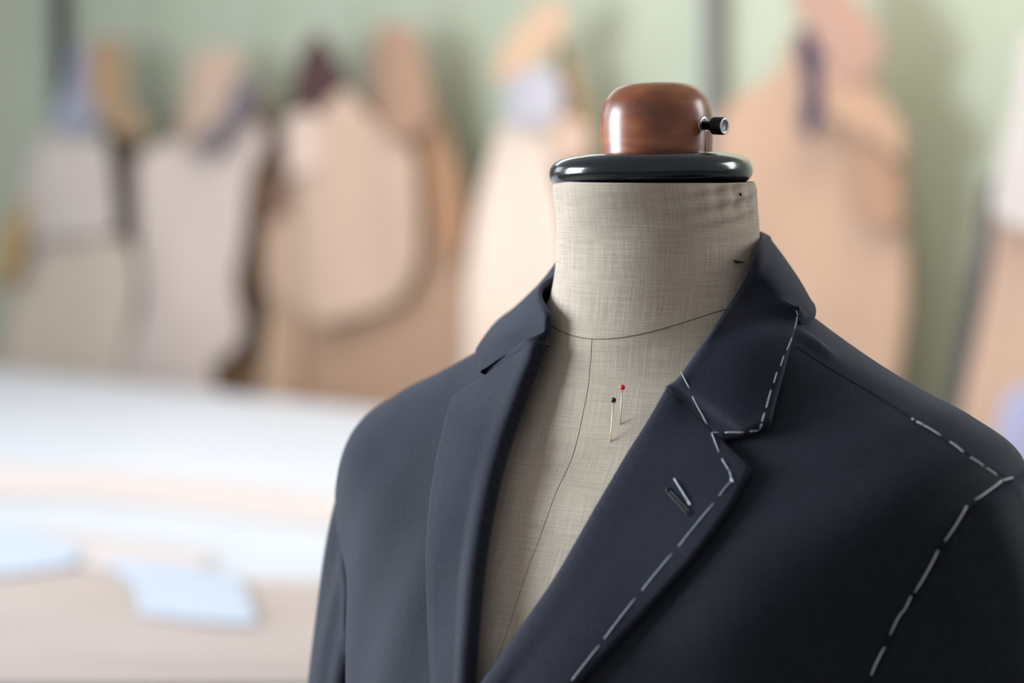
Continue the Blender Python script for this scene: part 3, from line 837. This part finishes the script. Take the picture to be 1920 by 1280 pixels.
# ---------------------------------------------------------------- cutting table
TZ = .93
WHITE = mottled('white_table_paper', (.52, .545, .60), (.58, .60, .65), 2.5, .55)
def onz(px, py, z):
    r = ray(px, py); return CAM+r*((z-CAM.z)/r.z)
tab = empty('cutting_table', WP(.2, -WALL_D+1.1, 0), 'wide white-topped cutting table in front of the hanging patterns', 'table')
d0 = -WALL_D; d1 = d0+2.16
box('table_top', -1.45, 1.9, d0, d1, TZ-.035, TZ, WHITE, tab, .004)
LEGM = plain('pale_wood_leg', (.42, .30, .19), .6)
box('apron', -1.38, 1.83, d0+.06, d1-.06, TZ-.12, TZ-.036, LEGM, tab)
for w in (-1.36, 1.75):
    for d in (d0+.05, d1-.12): box('leg', w, w+.07, d, d+.07, 0, TZ-.036, LEGM, tab, .003)
def flat(name, poly, z, mat, label, cat, thick=.0010, wav=.0007, group=None, sub=6, seed=1):
    rnd = random.Random(seed); ph = rnd.uniform(0, 6)
    P = [onz(x, y, z) for x, y in poly]; n = len(P); out = []
    for i in range(n):
        for j in range(sub):
            t = j/sub; g = [P[(i+m) % n] for m in (-1, 0, 1, 2)]
            s_ = Vector([cr(g[0][c], g[1][c], g[2][c], g[3][c], t) for c in (0, 1)]+[z]); l_ = g[1].lerp(g[2], t)
            out.append(s_*.45+l_*.55)
    y0 = min(q.y for q in out)+1e-4; y1 = max(q.y for q in out)-1e-4; m = len(out); V = []; rows, cols = 30, 24
    for r in range(rows):
        y = y1+(y0-y1)*r/(rows-1); xs = []
        for i in range(m):
            a, b = out[i], out[(i+1) % m]
            if (a.y > y) != (b.y > y): xs.append(a.x+(b.x-a.x)*(y-a.y)/(b.y-a.y))
        if not xs: xs = [out[0].x]*2
        lo, hi = min(xs), max(xs)
        for c in range(cols):
            x = lo+(hi-lo)*c/(cols-1)
            V.append(Vector((x, y, z+wav*(1+math.sin(x*9+ph)*math.cos(y*5+ph)))))
    o = obj(name, V, grid_faces(rows, cols), mat); md = o.modifiers.new('thickness', 'SOLIDIFY'); md.thickness = thick; md.offset = 1
    recenter(o); tag(o, label, cat, group); return o
KT = mottled('table_kraft', s2l((176, 162, 155)), s2l((186, 172, 166)), 3, .7)
PK = mottled('pink_kraft', s2l((196, 184, 182)), s2l((202, 192, 190)), 3, .7)
BL = mottled('bluish_tracing_paper', s2l((180, 190, 208)), s2l((188, 198, 214)), 3, .6)
flat('kraft_sheet', [(-160, 1085), (100, 1060), (250, 1075), (330, 1105), (480, 1090), (640, 1092), (760, 1100), (760, 1275), (560, 1282), (-160, 1282)], TZ+.002, KT, 'broad beige kraft paper sheet lying over the near part of the white table', 'paper')
flat('pattern_piece', [(200, 1045), (400, 1070), (455, 1090), (478, 1172), (270, 1150), (258, 1105)], TZ+.0058, BL, 'pale blue paper piece with angular corners lying on the beige sheet', 'paper', seed=3)
flat('pattern_piece', [(-120, 985), (60, 1000), (165, 1030), (120, 1062), (-120, 1085)], TZ+.0058, BL, 'pale blue paper piece at the left edge of the table above the beige sheet', 'paper', seed=4)
flat('pattern_piece', [(60, 990), (200, 1008), (380, 1035), (392, 1062), (280, 1072), (160, 1060), (110, 1020)], TZ+.005, PK, 'narrow beige paper offcut between the two pale blue pieces', 'paper', seed=5)
flat('pattern_piece', [(-140, 870), (150, 880), (420, 905), (760, 955), (760, 1000), (400, 960), (150, 935), (-140, 930)], TZ+.003, PK, 'long faint pinkish paper strip lying across the middle of the table', 'paper', wav=.001, seed=6)
flat('pattern_piece', [(-120, 1240), (60, 1246), (110, 1280), (-120, 1282)], TZ+.0058, BL, 'pale blue paper corner at the lower left on the beige sheet', 'paper', seed=8)
flat('pattern_piece', [(-120, 1228), (140, 1246), (300, 1236), (480, 1262), (600, 1244), (700, 1240), (700, 1282), (-120, 1283)], TZ+.0055, KT, 'curved edge kraft piece along the near side of the beige sheet', 'paper', seed=9)
